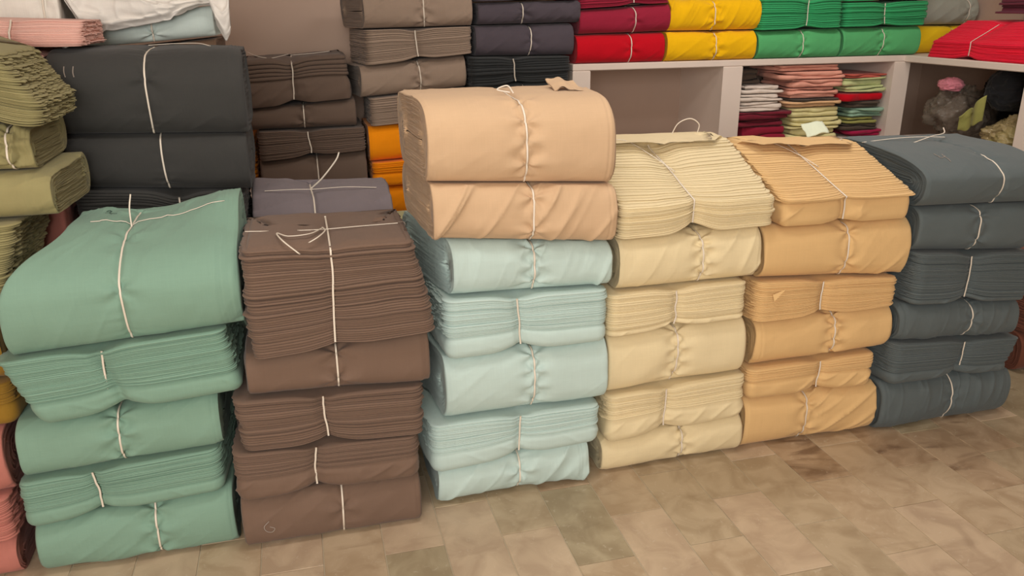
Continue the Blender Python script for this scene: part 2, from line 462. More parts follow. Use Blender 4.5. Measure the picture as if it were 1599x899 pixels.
def make_pleat(root, B, mat, N=24, string=0.0, dens=1.35, wrap=0.0, wraptop=False, lean=None, pinch=.024, comp=.18, ragged=.004, splay=(0, 0), xl=(0, 0), xr=(0, 0),
               wr=.004, over_top=False, res=1.0, jit=.0012, topbump=.004, wrap_out=.004):
    H, D, W, sd = B.H, B.D, B.W - .012, B.seed
    nfr = int(96 * res)
    N = int(N * dens)
    p, n, s = outline(W, D, nfr)
    m = len(p)
    rng = np.random.default_rng(1000 + sd)
    xs = p[:, 0]; fr = np.exp(-np.clip(p[:, 1], 0, None) / .10)
    isfront = (p[:, 1] < .03).astype(float); isside = 1 - isfront
    tk = rng.uniform(.7, 1.35, N) * np.where(rng.random(N) < .10, 1.6, 1)
    T = tk[:, None] * (1 + .16 * noise(s[None] * 2.4, np.arange(N)[:, None] * .37, sd) + .22 * noise(s[None] * 4, np.arange(N)[:, None] * 7.31, sd) + .10 * noise(s[None] * 12, np.arange(N)[:, None] * 3.7, sd + 2))
    T *= (1 - wrap) / T.sum(0, keepdims=True)
    if wrap > 0:
        wv = wrap * (1 + .10 * noise(s * 4, sd)); T *= (1 - wv)[None] / (1 - wrap)
        lo = wv if not wraptop else wv * 0
    else:
        lo = np.zeros(m)
    C = np.concatenate([lo[None], lo[None] + np.cumsum(T, 0)], 0)     # boundaries N+1, m  (fractions of H)

    def wander(f): return .010 * (f - .5) * math.sin(sd * 2.1) + .003 * noise(f * 4, sd)
    ln = lean or [(0, 0), (1, 0)]
    lf, lv = [a for a, _ in ln], [b for _, b in ln]

    def pos(fr_, out, fc=.5):
        """fr_: heights as fractions (rows, m), out: outward offset (rows, m)"""
        dx = xs[None] - string - wander(fr_)
        g = np.exp(-(dx / .055) ** 2) * fr[None]
        f2 = fc + (fr_ - fc) * (1 - comp * g)
        # big sags of the fabric away from the string
        yl = np.interp(fr_, lf, lv)
        x = p[None, :, 0] + n[None, :, 0] * out
        y = p[None, :, 1] + n[None, :, 1] * out
        y = y + pinch * (.6 * np.exp(-(dx / .016) ** 2) + .5 * np.exp(-(dx / .06) ** 2)) * isfront[None]
        y = y + yl * (1 - np.clip(p[None, :, 1] / D, 0, 1))
        u = x / W + .5
        x = x + (1 - u) * np.interp(fr_, np.linspace(0, 1, len(xl)), xl) + u * np.interp(fr_, np.linspace(0, 1, len(xr)), xr)
        for side, sp in ((-1, splay[0]), (1, splay[1])):
            if sp: x = x + side * sp * np.clip(p[None, :, 1] / D, 0, 1) * (side * p[None, :, 0] > 0)
        return np.stack([x, y, (f2 * H if B.free else .0016 + f2 * (H - .0066))], -1)

    rowf = np.array([0, .09, .5, .93, 1.0])
    rowi = np.array([1, 0, 0, 0, 1.])[:, None]; rowb = np.array([0, .55, 1, .55, 0])[:, None]
    mb = MB()
    o0 = rng.normal(0, jit, N) - np.where(rng.random(N) < .07, .004, 0)
    lastring = None
    for k in range(N):
        th = T[k] * H
        b = np.minimum(th * .6, .0024)
        off = o0[k] + .0028 * noise(s * 4, k * .5, sd) + .0015 * noise(s * 6, k * 3.3, sd) + isside * (ragged * noise(s * 70, k * 5.1, sd) + ragged * .8 * noise(s * 22, k * 2.1, sd)) 
        fr_ = C[k][None] + (C[k + 1] - C[k])[None] * rowf[:, None]
        out = (off[None] + b[None] * rowb) * (1 - rowi) - .014 * rowi
        Pk = pos(fr_, out); mb.grid(Pk, True)
        if k == 0 and wrap == 0: firstring = Pk[0]
        lastring = Pk[-1]

    def cap(mb, ring, up):
        cy = D * .55; rings = []
        for f in (0, .06, .16, .3, .5, .75, 1.0):
            q = ring.copy(); q[:, 1] = ring[:, 1] + (cy - ring[:, 1]) * f; q[:, 0] = ring[:, 0] * (1 - .25 * f)
            if up and not B.free:
                q[:, 2] += (ring[:, 2].max() - ring[:, 2]) * sstep(0, .45, f)
            elif up:
                q[:, 2] += (ring[:, 2].max() - ring[:, 2]) * sstep(0, .45, f)
                dx = q[:, 0] - string
                q[:, 2] += (topbump * noise(q[:, 0] * 8, q[:, 1] * 8, sd) + .003 * noise(q[:, 0] * 25, q[:, 1] * 20, sd) + .004 - .008 * np.exp(-(dx / .02) ** 2)) * sstep(0, .16, f)
                q[:, 2] += .004 * sstep(0, .06, f)
            rings.append(q)
        Q = np.stack(rings); mb.grid(Q, True, flip=not up)
    cap(mb, lastring, True)
    if wrap == 0: cap(mb, firstring, False)
    V = np.concatenate(mb.v)
    o = mesh_obj('folded_layers', B.place(V), np.concatenate(mb.q), mat, root); o['kind'] = 'stuff'
    if wrap > 0:
        rows = np.linspace(0, 1, 16)
        fr_ = lo[None] * rows[:, None]
        prof = (1 - np.abs(2 * rows - 1) ** 3)[:, None]
        sr = rows[:, None] * wrap * H
        dx = xs[None] - string
        an = math.radians(35 if sd % 2 else -35)
        u = s[None] * math.cos(an) + sr * math.sin(an); v = -s[None] * math.sin(an) + sr * math.cos(an)
        wk = wr * (ridge(u * 4, v * 22, sd, 4) - .3) * np.sin(rows * math.pi)[:, None] ** .7
        wk = wk + .003 * noise(sr * 70, np.sign(dx) * 3, sd) * np.exp(-np.abs(dx) / .04) * prof
        out = wrap_out - .012 * (1 - prof) + wk + .003 * noise(s[None] * 5, sr * 10, sd)
        Pw = pos(fr_, out); mw = MB(); mw.grid(Pw, True); cap(mw, Pw[0], False); cap(mw, Pw[-1], True)
        mesh_obj('outer_fold', B.place(np.concatenate(mw.v)), np.concatenate(mw.q), mat, root)
    # strap
    f = np.linspace(.02, 1, 40)
    g = comp
    zz = .5 + (f - .5) * (1 - g)
    xx = string + wander(f)
    yy = pinch * 1.1 - .0075 + np.interp(f, lf, lv)
    path = np.stack([xx, yy, zz * H], -1); nr = np.tile([0., -1., 0.2], (40, 1))
    if over_top:
        t = np.linspace(0, 1, 16)[1:]
        ye = yy[-1] + (D * .85 - yy[-1]) * t
        ztop = zz[-1] * H + (H * 1.0 + .003 - zz[-1] * H) * sstep(0, .5, t)
        path = np.vstack([path, np.stack([t * 0 + xx[-1], ye, ztop], -1)]); nr = np.vstack([nr, np.tile([0, 0, 1.], (15, 1))])
    ms = MB(); ms.strip(B.place(path), nr, .0062); ms.build('tie_string', M_STRING, root)

    def surf(xq, yq, off=.006):
        xq = np.asarray(xq, float); yq = np.asarray(yq, float)
        return B.place(np.stack([xq, yq, xq * 0 + H + off], -1)), np.tile([0, 0, 1.], (len(xq), 1))
    return surf


SEED = [0]


def bundle(kind, color, x0, x1, yf, bot, top, label, group=None, D=.42, extra=None, **kw):
    SEED[0] += 1
    B = Bundle(x0, x1, yf, D, bot, top, SEED[0]); B.extra = extra; B.free = kw.get('over_top', False) or extra is not None
    root = thing('cloth_bundle', label, 'fabric bundle', B.loc, group)
    mat = M[color]
    if 'string' in kw: kw['string'] = kw['string'] - B.xc        # given as world x
    f = (make_spine if kind == 's' else make_pleat)(root, B, mat, **kw)
    return root, B, f


def loose(root, B, pts, name='loose_string', w=.0045, n=14, up=(0, 0, 1)):
    """free end of a strap through world points"""
    P = spline(np.array(pts, float) - np.array(B.loc), n)
    mb = MB(); mb.strip(P, np.array(up, float), w); return mb.build(name, M_STRING, root)


def mark(root, surf, pts, mat, w=.003, name='chalk_mark', n=10):
    p = spline(np.array(pts, float), n)
    P, N = surf(p[:, 0], p[:, 1])
    mb = MB(); mb.strip(P, N, w, .0004); return mb.build(name, mat, root)


# ------------------------------------------------------------------ room
def struct(o): o['kind'] = 'structure'; return o


def boxobj(name, lo, hi, mat, bev=0.0, parent=None):
    mb = MB(); c = ((lo[0] + hi[0]) / 2, (lo[1] + hi[1]) / 2, lo[2])
    mb.box(np.array(lo) - c, np.array(hi) - c, bev)
    return mb.build(name, mat, parent, c, smooth=False)


YB, XR, XL, YF = 4.50, 3.92, -2.0, -2.6
floor = struct(boxobj('floor', (XL - .1, YF, -.12), (XR + .1, YB + .1, -.0025), M_GROUT))
struct(boxobj('wall_back', (XL, YB, 0), (XR, YB + .1, 2.9), M_WALL))
struct(boxobj('wall_right', (XR, YF, 0), (XR + .1, YB, 2.9), M_WALL))
struct(boxobj('wall_left', (XL - .1, YF, 0), (XL, YB, 2.9), M_WALL))
struct(boxobj('ceiling', (XL, YF, 2.9), (XR, YB, 3.0), M_CEIL))

MARB = [marble('marble_beige', (189, 168, 140), (169, 146, 118), (130, 106, 81), .30),
        marble('marble_grey', (182, 163, 135), (162, 142, 114), (123, 103, 79), .28),
        marble('marble_pink', (195, 173, 146), (176, 153, 128), (136, 112, 90), .28),
        marble('marble_green', (172, 157, 129), (151, 135, 108), (119, 103, 80), .30),
        marble('marble_brown', (182, 158, 130), (157, 132, 105), (106, 81, 61), .75, .53)]
tile_mesh = {}
FC = np.array(floor.location)
PW, PL, G = .174, .381, .0014
for k in range(-7, 20):
    for j in range(-3, 5):
        x = .126 + PW * k; y = (1.965 if k % 2 == 0 else 1.772) + PL * j
        if x < XL or x + PW > 3.5 or y < .75 or y > 3.3: continue
        if y > 2.65 and x < 2.4: continue
        rv = float(_h(np.int64(k + 50), np.int64(j + 50), np.int64(3)))
        mi = 0 if rv < .34 else 1 if rv < .58 else 2 if rv < .82 else 3 if rv < .9 else 4
        if k == 0 and j == -1: mi = 3
        if k in (1, 2) and j == -1: mi = 2
        if k in (10, 11, 12) and j in (0,): mi = 4
        if mi not in tile_mesh:
            mb = MB(); mb.box((-PW / 2 + G, -PL / 2 + G, -.010), (PW / 2 - G, PL / 2 - G, 0), .0012)
            o = mb.build('tile', MARB[mi], floor, (0, 0, 0), smooth=False); tile_mesh[mi] = o.data
        else:
            o = bpy.data.objects.new('tile', tile_mesh[mi]); COL.objects.link(o); o.parent = floor
        dz = .0006 * float(noise(k * 3.3, j * 5.1))
        o.location = (x + PW / 2 - FC[0], y + PL / 2 - FC[1], dz - FC[2])

# masonry shelf along the back wall and the right wall
LT = 1.212
shelf = struct(thing('trim_1', 'x', 'x', (2.5, 4.2, 0)))
del shelf['label'], shelf['category']
so = Vector(shelf.location)


def spart(name, lo, hi, bev=.004):
    o = boxobj(name, lo, hi, M_SHELF, bev); o.parent = shelf; o.location = Vector(o.location) - so; return o


spart('ledge', (1.372, 4.0, LT - .034), (XR, YB, LT))
spart('post', (1.372, 4.0, 0), (1.468, YB, LT - .034))
spart('post', (2.222, 4.0, 0), (2.338, YB, LT - .034))
spart('post', (3.296, 4.0, 0), (3.402, YB, LT - .034))
spart('shelf_board', (1.468, 4.01, .725), (2.222, YB, .76))
spart('shelf_board', (2.338, 4.01, .725), (3.296, YB, .76))
shelf2 = struct(thing('trim_2', 'x', 'x', (3.65, 2.0, 0))); del shelf2['label'], shelf2['category']
for nm, lo, hi in (('ledge', (3.36, .2, LT - .036), (XR, 4.0, LT)), ('post', (3.36, 3.07, 0), (XR, 3.172, LT - .036)), ('post', (3.36, 2.1, 0), (XR, 2.2, LT - .036)),
                   ('shelf_board', (3.37, 3.172, .725), (XR, 4.0, .76)), ('shelf_board', (3.37, 2.2, .725), (XR, 3.07, .76)), ('end_panel', (3.36, .2, 0), (XR, .3, LT - .036))):
    o = boxobj(nm, lo, hi, M_SHELF, .004); o.parent = shelf2; o.location = Vector(o.location) - Vector(shelf2.location)
# low masonry platforms that carry the stacks behind the front row
struct(boxobj('trim_3', (-.80, 2.66, 0), (.36, 3.10, .66), M_SHELF))
struct(boxobj('trim_4', (-1.0, 3.98, 0), (1.366, YB, .50), M_SHELF))
struct(boxobj('trim_5', (-1.3, 3.16, 0), (-.22, 3.72, 1.24), M_SHELF))

# ------------------------------------------------------------------ front row, left to right
sp = lambda *a, **k: bundle('s', *a, **k)
pl = lambda *a, **k: bundle('p', *a, **k)

# mint stack
g = 'mint green bundles in the front left stack'
sp('mint', -.812, -.284, 2.115, (0, 0), (.163, .196), 'mint green bundle lying smooth side out on the floor, lowest of the mint stack', g, string=-.50, hem=(0, 1))
pl('mint', -.825, -.300, 2.115, (.163, .196), (.304, .334), 'thin mint green bundle with pleated edges out, just above the lowest mint bundle', g, string=-.63, wrap=.36, N=19, splay=(0, .03), wr=.003)
sp('mint', -.805, -.285, 2.115, (.304, .334), (.470, .500), 'smooth mint green roll in the middle of the mint stack, between two pleated bundles', g, string=-.55, hem=(0, 2))


pl('mint', -.790, -.222, 2.10, (.470, .512), (.664, .697), 'mint green bundle of fanned pleats directly under the big mint top bundle', g, string=-.555, wrap=.34, N=24, xl=(.06, -.01), xr=(.01, -.02), wr=.003, ragged=.006)


def lift(P, B):
    P = P.copy(); u = P[..., 0] / B.W + .5
    P[..., 2] += (.055 * sstep(.62, 1.05, u) * sstep(.16, .34, P[..., 1]) - .012 * sstep(.3, 0, u) * sstep(.2, .4, P[..., 1])) * (P[..., 2] > B.H * .5)
    P[..., 0] += .13 * sstep(-.12, .5, P[..., 1] / B.D) * sstep(.5, 0, u) * sstep(.15, .75, P[..., 2] / B.H)
    return P


r, B, f = sp('mint', -.765, -.190, 2.085, (.664, .697), (.955, .945), 'large sloping mint green bundle on top of the mint stack, corner turned up, tied crosswise', g, D=.46, string=-.475,
             at=.36, ab=.07, p=2.2, hem=(0, 5), splay=(0, .006), over_top=True, extra=lift, pinch=.014, stars=2, wr=.003, wrdir=60, layers=18)
Pq, Nq = f(np.linspace(-.20, .25, 30), np.full(30, .86) + .03 * np.linspace(-1, 1, 30)); mb = MB(); mb.strip(Pq, Nq, .0048); mb.build('cross_string', M_STRING, r)
loose(r, B, [(-.475, 2.335, .925), (-.455, 2.30, .915), (-.445, 2.26, .885), (-.47, 2.225, .86), (-.53, 2.215, .855)], w=.004)
loose(r, B, [(-.475, 2.345, .93), (-.478, 2.37, .975), (-.475, 2.40, 1.01)], up=(0, -1, 0))
mark(r, f, [(-.145, .985), (-.12, .99), (-.105, 1.01), (-.12, 1.03), (-.14, 1.01), (-.10, 1.02)], M_PEN, .0022, 'pen_mark')
mark(r, f, [(-.085, .975), (-.11, .985), (-.075, .965), (-.06, .968)], M_PEN, .0022, 'pen_mark')

# brown stack
g = 'brown bundles in the second front stack'
r, B, f = sp('brown', -.266, .254, 2.08, (0, -.004), (.174, .172), 'brown bundle smooth side out on the floor with a faint chalk mark', g, string=.02, hem=(0, 1), p=2.9, pinch=.010, stars=1)
mark(r, f, [(-.185, .52), (-.20, .46), (-.195, .40), (-.18, .38), (-.172, .42), (-.185, .45)], M_CHALK, .0026)
pl('brown', -.270, .256, 2.075, (.174, .172), (.33, .311), 'brown bundle with pleats above a wide smooth wrapped band, second from the floor', g, string=-.045, wrap=.52, N=14, wr=.007)
pl('brown', -.240, .277, 2.08, (.33, .311), (.488, .468), 'brown bundle of loose pleats in the middle of the brown stack', g, string=-.005, N=22, xl=(.0, -.01), pinch=.024, jit=.003)
sp('brown', -.205, .301, 2.08, (.488, .468), (.61, .635), 'smooth brown bundle directly under the tall pleated brown top bundle', g, string=.045, hem=(0, 2), p=2.9, stars=2)
r, B, f = pl('brown', -.178, .300, 2.06, (.61, .640), (.912, .905), 'tall pleated brown bundle on top of the brown stack, string tied in a bow', g, D=.38, string=.045, N=34, xl=(-.005, -.005), xr=(.022, -.03),
             over_top=True, comp=.07, pinch=.012, topbump=.006, jit=.004)
loose(r, B, [(-.17, 2.22, .925), (-.08, 2.215, .921), (.03, 2.21, .918), (.13, 2.215, .918), (.245, 2.23, .915)], name='cross_string')
loose(r, B, [(.035, 2.21, .922), (.0, 2.13, .93), (-.055, 2.12, .93), (-.085, 2.16, .93), (-.07, 2.08, .93), (-.03, 2.03, .905)], name='bow_loop', w=.005)
loose(r, B, [(.035, 2.21, .924), (.04, 2.15, .93), (.02, 2.09, .93), (-.005, 2.07, .922)], w=.005)
mark(r, f, [(.145, .19), (.16, .21), (.175, .17), (.15, .16), (.20, .20), (.205, .16)], M_CHALK, .0028)

# aqua stack and the two peach bundles on it
g = 'pale aqua bundles in the third front stack'
sp('aqua', .316, .822, 2.155, (0, .006), (.127, .160), 'wrinkled pale aqua bundle on the floor, lowest of the aqua stack', g, string=.585, wr=.012, wrdir=50, hem=(0, 3), stars=1, wr_freq=.8)
pl('aqua', .300, .853, 2.145, (.127, .160), (.296, .292), 'pale aqua pleated bundle with a smooth lower band, second from the floor', g, string=.585, wrap=.45, N=16, splay=(.05, 0), wr=.004)
sp('aqua', .352, .878, 2.15, (.296, .300), (.505, .512), 'smooth pale aqua roll in the middle of its stack with puckers at its string', g, string=.63, hem=(1, 0), splay=(.04, 0), stars=4, pinch=.016)
pl('aqua', .354, .868, 2.145, (.505, .512), (.697, .684), 'pale aqua bundle of fine pleats above the smooth middle aqua roll', g, string=.585, wrap=.36, N=24, splay=(.03, 0), wr=.002, ragged=.005)
sp('aqua', .385, .880, 2.15, (.697, .684), (.872, .824), 'pale aqua bundle directly under the peach bundles, layered left end fanned out', g, string=.635, wr=.005, wrdir=70, splay=(.09, 0), stars=3, layers=24)
g = 'peach bundles on top of the aqua stack'
sp('peach', .332, .880, 2.125, (.879, .828), (1.041, 1.006), 'lower peach bundle with long slanting creases, resting on the aqua stack', g, string=.625, wr=.013, wrdir=58, wr_freq=.7, splay=(.03, 0), hem=(0, 2), at=.07, stars=2, layers=16, wrside=0)
r, B, f = sp('peach', .325, .866, 2.125, (1.041, 1.006), (1.262, 1.262), 'upper peach bundle, the highest of the front row, with a white string over it', g, D=.40, string=.60, at=.16, ab=.07, p=2.4, splay=(.03, 0), hem=(1, 2),
             over_top=True, stars=4, pinch=.012, layers=20)
loose(r, B, [(.60, 2.27, 1.262), (.585, 2.28, 1.282), (.555, 2.28, 1.272), (.59, 2.27, 1.264)], up=(0, -1, 0))
fl = MB()
uu, vv = np.meshgrid(np.linspace(0, 1, 14), np.linspace(0, 1, 8), indexing='ij')
PP = np.stack([.735 + .085 * uu + .0 * vv, 2.30 + .10 * vv - .012 * uu, 1.264 + .006 * np.sin(uu * 5) + .022 * vv + .004 * noise(uu * 4, vv * 4, 3)], -1) - np.array(B.loc)
fl.grid(PP); fl.grid(PP - np.array([0, 0, .003]), flip=True); fl.build('turned_corner', M['peach'], r)

# cream stack
g = 'cream bundles in the fourth front stack'
sp('cream', .878, 1.398, 2.185, (0, .004), (.122, .155), 'cream roll on the floor with its coiled left end showing, lowest of the cream stack', g, string=1.175, stars=3, splay=(.0, 0), hem=(1, 0), pinch=.017, layers=11)
pl('cream', .885, 1.394, 2.18, (.122, .155), (.296, .312), 'cream bundle with pleats over a crumpled smooth band, second from the floor', g, string=1.10, wrap=.50, N=14, wr=.006, ragged=.006)
sp('cream', .888, 1.382, 2.185, (.296, .314), (.499, .519), 'smooth cream roll in the middle of the cream stack', g, string=1.13, stars=4, wr=.005, wrdir=40, wrside=-1, pinch=.018, wr_freq=.8)
pl('cream', .875, 1.365, 2.18, (.499, .519), (.650, .649), 'thin cream pleated bundle above the smooth middle cream roll', g, string=1.115, wrap=.18, N=18, ragged=.006, pinch=.02)
sp('cream', .912, 1.406, 2.185, (.650, .649), (.82, .828), 'smooth cream bundle with a puckered string, directly under the fanned cream top bundle', g, string=1.20, stars=4, wr=.005, wrdir=60, pinch=.02, hem=(1, 1))


r, B, f = pl('cream', .903, 1.438, 2.185, (.82, .828), (1.062, 1.058), 'cream bundle of wide fanned pleats sloping back, on top of the cream stack', g, D=.50, string=1.16, N=34, lean=[(0, 0), (.42, -.01), (1, .33)],
             over_top=True, comp=.22, pinch=.03, jit=.0025, ragged=.006, topbump=.008)
loose(r, B, [(.98, 2.56, 1.066), (1.06, 2.53, 1.064), (1.12, 2.45, 1.025), (1.165, 2.36, .985)], name='cross_string')
loose(r, B, [(1.27, 2.62, 1.06), (1.295, 2.62, 1.10), (1.34, 2.62, 1.115), (1.375, 2.62, 1.095), (1.372, 2.62, 1.065)], up=(0, -1, 0), w=.004)

# tan stack
g = 'tan bundles in the fifth front stack'
sp('tan', 1.408, 1.950, 2.195, (0, .0), (.206, .196), 'tan roll on the floor, creased on its right half, lowest of the tan stack', g, string=1.66, wr=.009, wrdir=35, wrside=1, stars=2, hem=(1, 0), wr_freq=.9)
pl('tan', 1.400, 1.912, 2.19, (.206, .196), (.320, .325), 'thin tan pleated bundle just above the lowest tan roll', g, string=1.69, wrap=.55, N=9, wr=.008)
sp('tan', 1.425, 1.962, 2.195, (.320, .330), (.494, .499), 'smooth tan roll in the middle of the tan stack with its layered left end curling', g, string=1.73, stars=4, hem=(2, 0), pinch=.015)
r, B, f = pl('tan', 1.405, 1.958, 2.19, (.494, .499), (.638, .604), 'tan bundle of fine pleats with a small turned-out flap, above the middle tan roll', g, string=1.66, N=22, splay=(.03, 0), pinch=.022, ragged=.006)
u_, v_ = np.meshgrid(np.linspace(0, 1, 8), np.linspace(0, 1, 6), indexing='ij')
Pf = np.stack([1.455 + .045 * u_, 2.183 - .012 * v_ * (1 - u_) - .004, .592 - .018 * v_ * (1 - u_) + .014 * u_], -1) - np.array(B.loc)
mb = MB(); mb.grid(Pf, flip=True); mb.grid(Pf + np.array([0, .002, .001])); mb.build('turned_flap', M['tan'], r)
sp('tan', 1.420, 1.985, 2.195, (.638, .604), (.818, .812), 'smooth tan bundle directly under the fanned tan top bundle', g, string=1.74, wr=.004, wrdir=45, wrside=1, stars=2)
r, B, f = pl('tan', 1.456, 1.962, 2.18, (.818, .812), (1.035, 1.018), 'tan bundle of fanned pleats over a creased band, on top of the tan stack', g, D=.48, string=1.69, wrap=.38, N=22, lean=[(0, .0), (.36, 0), (.42, -.012), (1, .33)],
             over_top=True, comp=.10, pinch=.018, wr=.010, ragged=.006, topbump=.008, wrap_out=-.004)
loose(r, B, [(1.50, 2.56, 1.04), (1.60, 2.52, 1.035), (1.67, 2.44, 1.0), (1.70, 2.36, .97)], name='cross_string')
loose(r, B, [(1.76, 2.53, 1.03), (1.83, 2.50, 1.025), (1.90, 2.52, 1.03)])

# slate stack
g = 'slate grey bundles in the sixth front stack'
sp('slate', 1.958, 2.528, 2.175, (0, -.002), (.196, .190), 'rumpled slate grey roll on the floor, lowest of the slate stack', g, string=2.27, wr=.006, wrdir=80, stars=1, hem=(2, 2), pinch=.012, layers=10)
pl('slate', 1.962, 2.515, 2.17, (.196, .190), (.359, .322), 'slate grey pleated bundle twisted at its left end, second from the floor', g, string=2.28, wrap=.30, N=17, xr=(-.04, .01), wr=.006, splay=(.03, 0))
sp('slate', 1.972, 2.498, 2.175, (.359, .324), (.502, .470), 'smooth slate grey roll between two pleated bundles of the slate stack', g, string=2.29, wr=.005, wrdir=75, stars=1, hem=(3, 0))
pl('slate', 1.998, 2.500, 2.165, (.502, .470), (.692, .654), 'slate grey bundle of fine dark pleats below the two smooth upper slate bundles', g, string=2.235, wrap=.12, N=26, wr=.008, splay=(.03, 0))
sp('slate', 1.990, 2.475, 2.175, (.692, .654), (.849, .833), 'smooth slate grey bundle directly under the top slate bundle', g, string=2.24, stars=2, p=2.8)
r, B, f = sp('slate', 1.972, 2.490, 2.155, (.849, .833), (1.022, 1.012), 'slate grey bundle with a faint chalk mark, on top of the slate stack', g, D=.50, string=2.29, at=.34, ab=.07, p=2.2, over_top=True, stars=1, hem=(1, 0), layers=16)
mark(r, f, [(-.125, .60), (-.13, .53), (-.115, .53), (-.10, .55)], M_CHALK, .003)
mark(r, f, [(-.105, .57), (-.108, .50), (-.112, .46)], M_CHALK, .003)
loose(r, B, [(1.97, 2.50, 1.018), (2.10, 2.49, 1.028), (2.20, 2.48, 1.03), (2.29, 2.46, 1.028)], name='cross_string', w=.005)
loose(r, B, [(2.14, 2.44, 1.018), (2.24, 2.47, 1.032), (2.32, 2.50, 1.036), (2.37, 2.56, 1.045)], w=.005)

# ------------------------------------------------------------------ stacks behind the front row
g = 'charcoal bundles behind the mint stack'
pl('charcoal', -.705, -.195, 2.71, (.66, .66), (.972, .934), 'dark charcoal bundle of pleats mostly hidden behind the mint top bundle', g, string=-.40, N=26, res=.6, D=.38)
sp('charcoal', -.703, -.168, 2.70, (.972, .934), (1.140, 1.121), 'smooth charcoal bundle under the large charcoal top bundle', g, string=-.425, p=2.9, stars=0, pinch=.006, hem=(0, 2), D=.38, res=.8)
r, B, f = sp('charcoal', -.712, -.158, 2.68, (1.140, 1.121), (1.385, 1.380), 'large charcoal bundle with a white string, on top of the charcoal stack', g, D=.40, string=-.440, at=.16, ab=.06, p=2.4, stars=1, pinch=.010, hem=(0, 3), over_top=True, layers=16)
mark(r, f, [(-.222, .62), (-.222, .57), (-.219, .53)], M_CHALK, .003)
mark(r, f, [(-.197, .62), (-.198, .57), (-.196, .53)], M_CHALK, .003)
loose(r, B, [(-.44, 2.86, 1.388), (-.36, 2.85, 1.392), (-.29, 2.84, 1.392), (-.25, 2.80, 1.385)])
sp('purple', -.185, .296, 2.76, (.66, .66), (.900, .880), 'purple grey bundle tied with a cross of white string, behind the brown stack', None, string=.02, at=.30, ab=.06, p=2.5, over_top=True, stars=0, wr=.006, wrdir=25, D=.36)
r, B = next(o for o in COL.objects if o.get("label", "").startswith("purple grey")), Bundle(-.185, .296, 2.76, .36, (.66, .66), (.900, .880), 0)
loose(r, B, [(-.14, 2.90, .89), (-.04, 2.895, .89), (.03, 2.89, .888), (.14, 2.895, .888), (.25, 2.90, .878)], name='cross_string', w=.005)
loose(r, B, [(.02, 2.89, .892), (.06, 2.87, .93), (.11, 2.86, .99), (.125, 2.86, 1.02)], up=(0, -1, 0), w=.006)

g = 'dark brown bundles in the back stack'
sp('umber', -.200, .306, 3.98, (.50, .50), (.803, .836), 'smooth dark brown bundle, lowest visible one of the back stack, behind the purple bundle', g, string=.07, p=2.7, res=.7, stars=1)
pl('umber', -.198, .307, 3.97, (.803, .836), (.950, .950), 'dark brown bundle of loose pleats, second up in the dark brown back stack', g, string=.04, N=13, res=.8, pinch=.02, comp=.2)
sp('umber', -.224, .272, 3.98, (.950, .950), (1.052, 1.087), 'flattened smooth dark brown bundle under the top dark brown bundle', g, string=.03, res=.8, stars=2)
r, B, f = pl('umber', -.240, .262, 3.96, (1.052, 1.087), (1.262, 1.285), 'dark brown bundle with two thick folds, on top of the dark brown back stack', g, string=-.01, wrap=.58, N=5, dens=1, wr=.012, res=.8, over_top=True, xr=(0, -.02))
loose(r, B, [(-.02, 4.05, 1.29), (-.10, 4.04, 1.275), (-.16, 4.03, 1.285), (-.20, 4.02, 1.305)], w=.006)
loose(r, B, [(-.01, 4.05, 1.285), (.09, 4.04, 1.292), (.17, 4.03, 1.30)], w=.005)

g = 'orange bundles in the back, left of the peach bundles'
sp('orange', .335, .84, 3.98, (.50, .50), (.651, .654), 'smooth orange bundle, lowest visible orange one beside the peach bundles', g, string=.60, res=.7)
pl('orange', .325, .84, 3.97, (.651, .654), (.771, .790), 'orange bundle with a pleated upper edge between two smooth orange bundles', g, string=.62, wrap=.5, N=5, res=.7)
sp('orange', .318, .83, 3.98, (.771, .790), (.946, .978), 'smooth orange bundle directly under the taupe stack', g, string=.535, res=.8, hem=(1, 0))
pl('orange', -.52, -.215, 4.10, (.50, .50), (.90, .90), 'sliver of an orange pleated bundle seen between charcoal and dark brown stacks', None, string=-.4, N=22, res=.6, D=.34)
g = 'taupe bundles in the back stack above the orange ones'
pl('taupe', .335, .822, 3.97, (.946, .978), (1.083, 1.120), 'taupe pleated bundle resting on the orange bundles', g, string=.60, N=12, res=.8)
sp('taupe', .300, .818, 3.98, (1.083, 1.120), (1.232, 1.278), 'smooth taupe bundle between two pleated taupe bundles', g, string=.585, res=.8, hem=(0, 2), splay=(.05, 0))
pl('taupe', .335, .846, 3.96, (1.232, 1.278), (1.399, 1.407), 'taupe bundle of open pleats under the top taupe bundle', g, string=.575, N=13, res=.8, splay=(.05, 0))
sp('taupe', .335, .855, 3.97, (1.399, 1.407), (1.56, 1.56), 'smooth taupe bundle at the top of the taupe stack, cut by the upper frame', g, string=.62, res=.8, hem=(0, 3), splay=(.08, 0), wr=.004)
g = 'dark bundles in the back stack left of the red ones'
sp('steel', .848, 1.346, 3.98, (.50, .50), (1.116, 1.138), 'steel grey bundle at the bottom of the navy stack, just above the upper peach bundle', g, string=1.115, res=.8, stars=1)
pl('graphite', .834, 1.350, 3.96, (1.116, 1.138), (1.263, 1.258), 'blackish grey bundle of pleats low in the navy stack', g, string=1.06, N=9, dens=1.2, res=.8, jit=.004)
sp('navy', .864, 1.376, 3.98, (1.263, 1.258), (1.409, 1.414), 'smooth dark navy bundle above the blackish pleated one', g, string=1.145, res=.8, stars=1, hem=(1, 1))
sp('navy', .879, 1.402, 3.98, (1.409, 1.414), (1.514, 1.522), 'dark navy bundle second from the top frame edge in the navy stack', g, string=1.11, res=.8, stars=1, wr=.004)
pl('navy', .87, 1.39, 3.98, (1.514, 1.522), (1.66, 1.66), 'dark navy pleated bundle cut by the top of the frame', g, string=1.12, N=10, res=.6)

